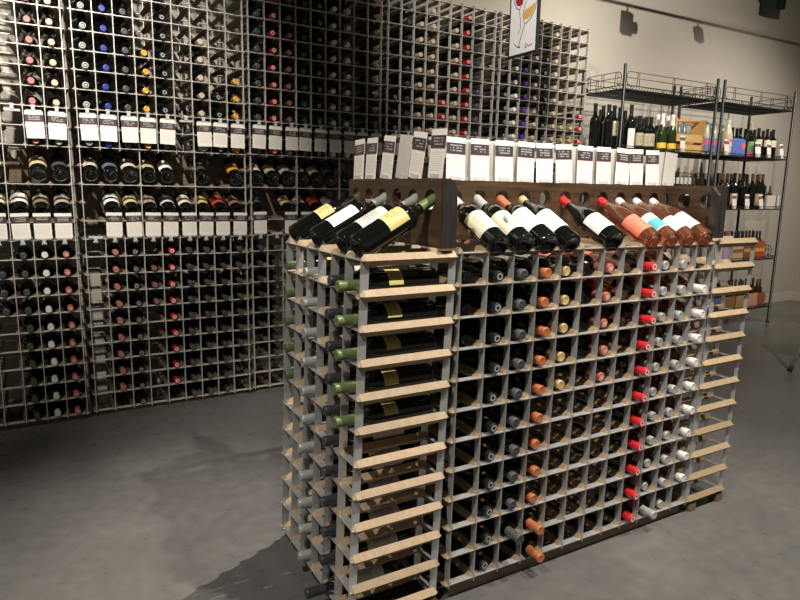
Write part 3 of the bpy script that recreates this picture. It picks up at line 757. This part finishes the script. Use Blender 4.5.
def ledge(root, pts_a, pts_b, name='guard_rail'):
    """three wires between two ends with rounded loop ends"""
    a = Vector(pts_a); b_ = Vector(pts_b); d = (b_ - a).normalized(); h = .10; mb = MB(); q = .035
    loop = [a + Vector((0, 0, h)) + d * q] + [a + Vector((0, 0, h / 2)) + d * (q - q * math.sin(t)) + Vector((0, 0, h / 2 * math.cos(t))) for t in (.5, 1.1, PI / 2, 2.1, 2.7)] + [a + d * q + Vector((0, 0, .003))]
    mb.path(loop, .0028, BLACKM, 5)
    loop = [b_ + (p_ - a).dot(d) * -d + Vector((0, 0, p_.z - a.z)) for p_ in loop]; mb.path(loop, .0028, BLACKM, 5)
    for z in (h, h * .55): mb.tube(a + d * q * (1 if z == h else .1) + Vector((0, 0, z)), b_ - d * q * (1 if z == h else .1) + Vector((0, 0, z)), .0028, BLACKM, 5)
    L = (b_ - a).length
    for s in (.12, .5, .88):
        p_ = a + d * L * s
        mb.tube(p_ - d * .012, p_ - d * .006 + Vector((0, 0, h)), .0026, BLACKM, 5); mb.tube(p_ + d * .02, p_ + d * .012 + Vector((0, 0, h)), .0026, BLACKM, 5)
    mb.obj(name, root)
POSTX = {}
def shelving(x0, x1, label):
    root = empty('wire_shelving', T(x0, SY0, FZ)); tag(root, label, 'shelving unit', 'black wire shelving by the back wall')
    D = SY1 - SY0; wd = x1 - x0
    pm = MB().lathe([(.017, 0), (.017, .012), (.0125, .014), (.0125, 2.18 - FZ), (.010, 2.185 - FZ)], 12, BLACKM).mesh('post')
    for x in (0, wd):
        for y in (0, D): inst('post', pm, root, T(x, y, 0))
    sm = wire_shelf_mesh(wd)
    for z in SHZ: inst('wire_shelf', sm, root, T(0, 0, z - FZ))
    zt = SHZ[0] - FZ + .003
    ledge(root, (.02, 0, zt), (wd - .02, 0, zt)); ledge(root, (.03, D, zt), (wd - .03, D, zt)); ledge(root, (0, .03, zt), (0, D - .03, zt)); ledge(root, (wd, .03, zt), (wd, D - .03, zt))
    for z in SHZ[3:]: ledge(root, (wd, .05, z - FZ + .003), (wd, D - .05, z - FZ + .003))
shelving(3.285, 4.435, 'black wire shelving unit next to the end of the wall rack')
shelving(4.53, 5.625, 'black wire shelving unit at the far right by the blank wall')
SHP = [z - .0224 for z in SHZ]
def sx(u, v, y): return px_at(u, v, y).x
def up_bottle(name, cat, x, y, z, s, shape, glass, cap, lab, label, group, hs=None, clen=.06, rot=0):
    hs = hs or s
    X = T(x, y, z) @ Matrix.Diagonal((s, s, hs, 1)) @ Matrix.Rotation(-PI / 2 - .25 + rot, 4, 'Z')
    o = inst(name, body_mesh(shape, glass, 14)); o.matrix_world = X; tag(o, label, cat, group)
    if cap: inst('capsule', cap_mesh(cap, 12, clen), o)
    if lab: inst('label', label_mesh(shape, *lab), o)
    return o
GS = 'bottles on the black shelving'
L_BEI = label_mat('label_beige_crest', (.42, .36, .24), lines=4, strength=.7); L_YLO = label_mat('label_bright_yellow', (.8, .55, .08), strength=.2)
# second shelf from the top, left unit
z = SHP[1]
for i, (u, y, cap, lb) in enumerate([(594.5, 2.14, 'black', None), (602.5, 2.2, 'black', None), (608, 2.12, 'black', None), (613.5, 2.14, 'black', (L_BEI, .09, .19, .7)), (619, 2.2, 'black', None), (620.5, 2.36, 'black', None), (611, 2.38, 'black', None), (600, 2.38, 'black', None), (624.5, 2.3, 'black', None)]):
    up_bottle('liquor_bottle', 'liquor bottle', sx(u, 125, y), y, z, 1.0, 'b', GLASSK, cap, lb, f'{"beige-labelled" if lb else "plain"} tall dark magnum, {ORD[i]} of the cluster left of the white-labelled one', GS, hs=1.1)
up_bottle('liquor_bottle', 'liquor bottle', sx(630.5, 125, 2.12), 2.12, z, 1.0, 'b', GLASSK, 'black', (L_WHT, .01, .14, 1.0), 'tallest dark magnum with long white label beside the shelving post', GS, hs=1.16)
for i, (u, y) in enumerate([(635.5, 2.2), (639, 2.12), (643, 2.22), (646, 2.14), (650.5, 2.12)]):
    up_bottle('port_bottle', 'fortified wine bottle', sx(u, 130, y), y, z, 1.0, 'b', GLASSK, 'black', (L_BEI, .04, .15, 1.3), f'short dark bottle with beige label, {ORD[i]} from the left before the white-foiled ones', GS, hs=.9)
for i, (u, y) in enumerate([(657, 2.2), (662, 2.12), (667, 2.2), (672, 2.12)]):
    up_bottle('sparkling_wine_bottle', 'sparkling wine', sx(u, 130, y), y, z, 1.0, 'g', GLASSG, 'white', (L_YLO, .02, .07, 1.5), f'green sparkling wine bottle with white foil and yellow label, {ORD[i]} from the left', GS, hs=1.02, clen=.06)
# wooden crate
CRW = mat('crate_wood', (.62, .38, .14), .5, var=.12, scale=8, stretch=(1, 12, 12)); CRO = mat('crate_handle', (.65, .27, .07), .5, var=.1)
cx0, cx1 = sx(675, 140, 2.12), sx(704, 140, 2.12); root = empty('bottle_crate', T(cx0, 2.12, z)); tag(root, 'small open wooden bottle crate with orange handle bar on the second shelf', 'crate'); W_ = cx1 - cx0
for k in range(2):
    for yy in (0, .12): MB().box(.012, W_ - .012, yy, yy + .01, .012 + .085 * k, .075 + .085 * k, CRW).obj('slat', root)
for xx in (0, W_ - .014): MB().box(xx, xx + .014, 0, .13, 0, .29, CRW).obj('end_panel', root)
MB().box(.012, W_ - .012, .012, .118, .002, .012, CRW).obj('bottom', root)
MB().tube((0.01, .065, .275), (W_ - .01, .065, .275), .011, CRO, 10).obj('handle', root)
L_MIX = label_mat('label_pink_yellow', (.75, .65, .4), stripe=(.0, .45, (.7, .12, .25)), strength=.4)
for i, (dx, cap) in enumerate([(.05, 'teal'), (.12, 'silver'), (.19, 'teal')]):
    up_bottle('beer_bottle', 'beer bottle', cx0 + dx + .01, 2.19, z + .014, .8, 's', mat('grey_glass', (.16, .17, .17), .15), cap, None, f'pale grey bottle standing in the wooden crate, {ORD[i]} from its left end', 'bottles in the wooden crate', hs=.85)
FOILM = MB().lathe([(.0325, .15), (.0265, .185), (.020, .225), (.0165, .262), (.018, .285), (.0175, .297), (.012, .302)], 14, capm('white')).lathe([(.0365, .138), (.033, .155)], 14, capm('amber'), cap0=False, cap1=False).mesh('foil')
for o in [o for o in bpy.data.objects if o.name.startswith('sparkling_wine_bottle')]: inst('foil', FOILM, o)
L_BLU = label_mat('label_blue_violet', (.18, .2, .5), stripe=(.55, .9, (.65, .15, .3)), strength=.4)
PALE = mat('pale_lime_glass', (.55, .58, .45), .12, coat=.5, var=.05)
for i, (u, y) in enumerate([(706.5, 2.14), (711, 2.2), (714, 2.13)]):
    up_bottle('liqueur_bottle', 'liqueur bottle', sx(u, 135, y), y, z, .92, 's', PALE, 'teal', (L_BLU, .02, .15, 1.4), f'pale bottle with blue and pink label, {ORD[i]} right of the wooden crate', GS, hs=.95)
up_bottle('liqueur_bottle', 'liqueur bottle', sx(722.5, 135, 2.25), 2.25, z, .95, 's', PALE, 'teal', (L_BLU, .02, .15, 1.4), 'pale liqueur bottle behind the large cream one', GS)
up_bottle('liqueur_bottle', 'liqueur bottle', sx(727.5, 135, 2.12), 2.12, z, 1.2, 's', GLASSC, 'white', (label_mat('label_rose_on_cream', (.75, .55, .45), stripe=(.5, .9, (.7, .15, .2))), .08, .15, .8), 'large creamy yellow liqueur bottle with pink label at the shelf post', GS, hs=1.05, clen=.03)
# blue cooler tub
BLUE = mat('blue_carton', (.10, .17, .52), .45, var=.06); REDD = mat('red_dot', (.75, .12, .1), .5)
x0, x1 = sx(731.5, 145, 2.12), sx(746.5, 145, 2.12)
bm_ = bmesh.new(); bmesh.ops.create_cube(bm_, size=1)
bmesh.ops.scale(bm_, vec=(x1 - x0, .2, .165), verts=bm_.verts); bmesh.ops.translate(bm_, vec=((x0 + x1) / 2, 2.22, z + .0826), verts=bm_.verts)
bmesh.ops.bevel(bm_, geom=bm_.edges[:], offset=.014, segments=3, affect='EDGES')
me = bpy.data.meshes.new('carton'); bm_.to_mesh(me); bm_.free(); me.materials.append(BLUE)
o = inst('drink_carton', me); tag(o, 'bright blue carton with a red round mark on the second shelf', 'carton')
MB().lathe([(.03, 0), (.03, .0015)], 18, REDD, T(x1 - .045, 2.1195, z + .1) @ Matrix.Rotation(PI / 2, 4, 'X')).obj('round_mark', o)
for i, (u, y) in enumerate([(732.5, 2.4), (737, 2.42), (740.5, 2.38), (745.5, 2.4)]):
    up_bottle('stout_bottle', 'beer bottle', sx(u, 132, y), y, z, .95, 'b', GLASSK, 'black', None, f'dark bottle peeking over the blue carton, {ORD[i]} from the left', GS, hs=1.0)
L_FLO = label_mat('label_green_pink', (.2, .4, .12), stripe=(.0, .3, (.75, .1, .3)))
up_bottle('stout_bottle', 'beer bottle', sx(750, 140, 2.12), 2.12, z, .95, 'b', GLASSK, 'cream', (L_FLO, .01, .14, 1.2), 'dark bottle with green and pink label right of the blue carton', GS, hs=1.02)
for i, (u, y) in enumerate([(754, 2.25), (758, 2.14), (762.5, 2.25), (766.5, 2.14), (770.5, 2.25), (772.5, 2.14)]):
    up_bottle('stout_bottle', 'beer bottle', sx(u, 140, y), y, z, .95, 'b', GLASSK, 'black', (L_CRM, .12, .185, 1.3), f'dark bottle with cream neck label, {ORD[i]} right of the pink-labelled one', GS, hs=.92)
# third shelf
z = SHP[2]
for i, (u, y, cap) in enumerate([(681, 2.2, 'white'), (685, 2.2, 'white'), (689, 2.2, 'white'), (693, 2.25, 'dimbrown'), (697, 2.2, 'black'), (701, 2.2, 'dimbrown'), (705, 2.25, 'black'), (673, 2.2, 'white'), (677, 2.2, 'white')]):
    up_bottle('ale_bottle', 'beer bottle', sx(u, 185, y), y, z, .85, 'b', GLASSK, cap, (L_WHT, .13, .165, 1.4) if cap == 'white' else None, f'{cap if cap != "dimbrown" else "brown"}-topped dark bottle on third shelf of left unit, {ORD[i]} in its row', 'dark bottles on the third shelf', hs=.9)
for i, (u, y, cap) in enumerate([(716.5, 2.3, 'black'), (720.5, 2.2, 'dimbrown'), (726, 2.3, 'dimbrown'), (730, 2.3, 'dimbrown'), (733.5, 2.14, 'black'), (738.5, 2.2, 'dimbrown'), (742.5, 2.14, 'black'), (746, 2.3, 'dimbrown'), (751.5, 2.14, 'dimbrown'), (756, 2.3, 'copper'), (757.5, 2.14, 'dimbrown'), (761.5, 2.14, 'dimbrown')]):
    up_bottle('cider_bottle', 'cider bottle', sx(u, 190, y), y, z, 1.0, 'b', GLASSK, cap, (label_mat('label_peach', (.6, .36, .24)), .03, .13, 1.3) if i % 3 == 1 else None, f'dark bottle with {cw(cap)} top on third shelf of right unit, {ORD[i]} in its row', 'dark bottles on the third shelf', hs=1.1)
x0, x1 = sx(769.5, 195, 2.1), sx(782, 195, 2.1)
root = empty('bottle_carrier', T(x0, 2.12, z)); tag(root, 'white cardboard bottle carrier holding dark bottles at the end of third shelf', 'carrier'); WB = mat('carrier_white', (.6, .57, .52), .6)
W_ = x1 - x0
MB().box(0, W_, 0, .004, 0, .13, WB).obj('front_panel', root); MB().box(0, W_, .18, .184, 0, .13, WB).obj('back_panel', root); MB().box(0, .004, .004, .18, 0, .13, WB).obj('side_panel', root); MB().box(W_ - .004, W_, .004, .18, 0, .13, WB).obj('side_panel', root)
MB().box(.004, W_ - .004, .004, .18, 0, .004, WB).obj('bottom', root)
for i in range(4):
    up_bottle('ale_bottle', 'beer bottle', x0 + .035 + .048 * (i % 2) * (W_ / .13), 2.165 + .085 * (i // 2), z + .005, .62, 'b', mat('brown_glass', (.05, .018, .006), .1), 'dimbrown', None, f'brown bottle in the white carrier, {ORD[i]} of its four', 'bottles in the white carrier', hs=.72)
# fourth shelf: six packs with dark necks
def carrier(x0, x1, y, z, h, colr, label, tops, topc, band=None):
    W_ = x1 - x0; D = .16; root = empty('bottle_carrier', T(x0, y, z)); tag(root, label, 'carrier', 'cardboard carriers on the black shelving'); m_ = mat('carton_' + '_'.join('%02d' % int(c * 99) for c in colr), colr, .6, var=.06)
    MB().box(0, W_, 0, .004, 0, h, m_).obj('front_panel', root); MB().box(0, W_, D - .004, D, 0, h, m_).obj('back_panel', root); MB().box(0, .004, .004, D - .004, 0, h, m_).obj('side_panel', root); MB().box(W_ - .004, W_, .004, D - .004, 0, h, m_).obj('side_panel', root); MB().box(.004, W_ - .004, .004, D - .004, 0, .004, m_).obj('bottom', root)
    if band: MB().box(.004, W_ - .004, -.0012, 0, h * .42, h * .62, mat('band_%02d' % int(band[1] * 99), band, .6)).obj('printed_band', root)
    for i in range(tops):
        for k in range(2):
            up_bottle('ale_bottle', 'beer bottle', x0 + .006 + .026 + i * (W_ - .064) / max(tops - 1, 1), y + .044 + k * .073, z + .005, .68, 'b', mat('brown_glass', (.05, .018, .006), .1), topc, None, f'brown bottle in the {label.split(" carrier")[0]} carrier, {ORD[i]} of its {"front" if k == 0 else "back"} row', 'bottles inside cardboard carriers', hs=.88, clen=.05)
z = SHP[3]
f = lambda u, y=2.1: sx(u, 245, y)
carrier(f(716), f(723), 2.1, z, .17, (.6, .55, .5), 'pale left carrier on fourth shelf', 2, 'dimbrown')
carrier(f(724), f(733), 2.1, z, .17, (.42, .3, .5), 'violet carrier on fourth shelf', 2, 'redcream')
carrier(f(733.5), f(744), 2.1, z, .17, (.5, .4, .2), 'olive yellow carrier on fourth shelf', 3, 'slate', (.3, .1, .08))
carrier(f(744.5), f(754.5), 2.1, z, .17, (.25, .07, .05), 'dark red carrier on fourth shelf', 3, 'slate', (.5, .3, .1))
carrier(f(755), f(765), 2.1, z, .17, (.38, .08, .03), 'red and orange carrier at the end of fourth shelf', 3, 'slate', (.75, .32, .05))
z = SHP[4]
f = lambda u, y=2.1: sx(u, 293, y)
carrier(f(706), f(715), 2.1, z, .13, (.55, .52, .48), 'white carrier on lowest shelf', 2, 'black')
carrier(f(716), f(723), 2.1, z, .13, (.12, .16, .35), 'blue carrier on lowest shelf', 2, 'black')
carrier(f(724), f(736), 2.1, z, .13, (.3, .16, .06), 'brown carrier on lowest shelf', 3, 'dimbrown')
carrier(f(737), f(748), 2.1, z, .13, (.42, .3, .12), 'mustard carrier on lowest shelf', 3, 'dimbrown')
carrier(f(749), f(758), 2.1, z, .14, (.66, .34, .2), 'peach pink carrier on lowest shelf', 2, 'black')
carrier(f(758.5), f(765), 2.1, z, .14, (.35, .1, .05), 'rust red carrier on lowest shelf', 2, 'dimbrown')
# tags on shelf edges
stag = card_mb(.062, .105).mesh('price_card')
for i, (u, v, si, wd) in enumerate([(684, 132, 1, 1.), (727.5, 138, 1, 1.), (759, 142, 1, 1.35), (770, 142, 1, 1.), (782.5, 146, 1, .9), (735, 196, 2, 1.), (748, 195, 2, 1.1), (762, 196, 2, 1.)]):
    o = inst('price_card', stag); o.matrix_world = T(sx(u, v, 2.045), 2.04, SHP[si] + .032) @ Matrix.Rotation(rj(.12), 4, 'Y') @ Matrix.Rotation(-.12, 4, 'X') @ Matrix.Diagonal((wd, 1, 1, 1))
    tag(o, f'small white price card clipped to {"second" if si == 1 else "third"} shelf of black shelving, {ORD[i if si == 1 else i - 5]} from the left', 'price card', 'price cards on the black shelving')
    inst('clip', MB().box(-.02, .02, -.004, .012, -.03, .004, CLEARP).mesh('clip'), o)

# ------------------------------------------------------------------ hanging poster
PX, PY0, PY1, PZ0, PZ1 = 2.1, 1.72, 1.993, 2.075, 2.72
root = empty('hanging_poster', T(PX, PY1, PZ0)); tag(root, 'black framed poster of two wine glasses hanging in front of the wall rack', 'poster')
# local: s runs from far edge (left) to near edge (right), t up
XP = frame(0, 0, 0, (0, -1, 0), (1, 0, 0)); W_, H_ = PY1 - PY0, PZ1 - PZ0
PAPER = mat('poster_paper', (.85, .86, .88), .5, var=.02)
def pp(s, t, d=-.0125): return (d, -s * W_, t)
def flat(pts, mt, name, d=-.0125, parent=None):
    vs = [pp(s, t, d) for s, t in pts] + [pp(s, t, d - .0006) for s, t in pts]; n = len(pts)
    MB().add(vs, [tuple(range(n)), tuple(range(2 * n - 1, n - 1, -1))] + [(i, i + n, (i + 1) % n + n, (i + 1) % n) for i in range(n)], mt).obj(name, root)
e = .035
MB().box(-.012, .012, -W_ * (1 - e), -W_ * e, .012, H_ - .012, PAPER).obj('sheet', root)
fr = MB(); fr.box(-.0135, .0085, -W_ * e, 0, 0, H_, BLACKP); fr.box(-.0135, .0085, -W_, -W_ * (1 - e), 0, H_, BLACKP); fr.box(-.0135, .0085, -W_ * (1 - e), -W_ * e, 0, .012, BLACKP); fr.box(-.0135, .0085, -W_ * (1 - e), -W_ * e, H_ - .012, H_, BLACKP); fr.obj('frame', root)
def zp(X, Y): s = (X - 192) / 200; return (s, (395 - 42 * s - Y) / 1040.)
def stroke(pts, r, mt, name):
    MB().path([pp(*zp(*p), -.0128) for p in pts], r, mt, 4).obj(name, root)
INK = mat('poster_ink', (.05, .045, .05), .5); RW = mat('red_wine_paint', (.35, .02, .03), .5); WW = mat('white_wine_paint', (.72, .42, .12), .5); RSIG = mat('red_ink', (.5, .04, .06), .5)
flat([zp(258 + 27 * math.cos(t), 22 + 42 * math.sin(t)) for t in [k * PI / 9 for k in range(18)]], RW, 'red_wine_shape')
stroke([(226, -45), (219, 0), (224, 45), (240, 75), (262, 85)], .0028, INK, 'glass_outline')
stroke([(292, -45), (290, 0), (284, 45), (262, 85), (268, 130), (276, 165), (275, 200), (262, 235)], .0022, INK, 'glass_outline')
flat([zp(*p) for p in [(300, 92), (330, 78), (374, 48), (366, 90), (344, 130), (318, 150), (298, 148), (290, 122)]], WW, 'white_wine_shape')
stroke([(330, -45), (312, 20), (294, 80), (288, 120), (294, 152), (306, 180)], .0022, INK, 'glass_outline')
stroke([(385, -40), (384, 20), (372, 90), (345, 145), (306, 180), (290, 230), (276, 280), (268, 320)], .0026, INK, 'glass_outline')
stroke([(235, 302), (255, 322), (278, 326), (268, 312)], .0026, INK, 'glass_outline')
stroke([(330, 300), (312, 306), (318, 318), (310, 330), (322, 326), (330, 308), (336, 322), (344, 306), (350, 318), (360, 300), (358, 316)], .0022, RSIG, 'signature')
for s in (.15, .85): MB().tube(pp(s, H_ - .002, 0), pp(s, CEIL - PZ0, 0), .002, BLACKM, 5).obj('wire', root)

# ------------------------------------------------------------------ speaker on the wall
a = px_at(762, 20, 2.6); b_ = px_at(780, 20, 2.6)
root = empty('wall_speaker', T((a.x + b_.x) / 2 - .03, 2.6, a.z + .09)); tag(root, 'black loudspeaker mounted high on the wall at the right', 'speaker')
w2 = (b_.x - a.x) / 2 * .42
vs = [(-w2, -.09, 0), (w2, -.11, .015), (w2, .09, .015), (-w2, .07, 0), (-w2 * 1.1, -.1, .17), (w2, -.13, .36), (w2, .09, .36), (-w2 * .6, .08, .30), (-w2 * .6, -.1, .30)]
MB().add(vs, [(3, 2, 1, 0), (0, 1, 5, 8, 4), (1, 2, 6, 5), (2, 3, 7, 6), (0, 4, 3), (4, 7, 3), (4, 8, 7), (8, 5, 6, 7)], BLACKP).obj('cabinet', root)
MB().box(-.03, .03, .07, WY - 2.6, .12, .2, BLACKM).obj('bracket', root)

# ------------------------------------------------------------------ stool at the right edge
fp_ = Vector((3.99, .95, FZ)); root = empty('stool', T(fp_.x, fp_.y, FZ)); tag(root, 'white metal leg with black foot of a stool cut off by the right edge', 'stool')
ctr = Vector((.39, -.11, .62))
for (dx, dy) in ((0, 0), (.60, .14), (.57, -.47)):
    ft = Vector((dx, dy, 0)); tp = ctr + (Vector((dx, dy, ctr.z)) - ctr) * .42; tp.z = ctr.z
    lg = MB().tube(ft + (tp - ft) * .05, tp, .0125, HEADM, 10).obj('leg', root); MB().tube(ft, ft + (tp - ft) * .055, .016, BLACKP, 10).obj('rubber_foot', lg)
MB().lathe([(.17, .615), (.18, .63), (.18, .65), (.16, .66)], 28, BLACKP, T(ctr.x, ctr.y, 0)).obj('seat', root)
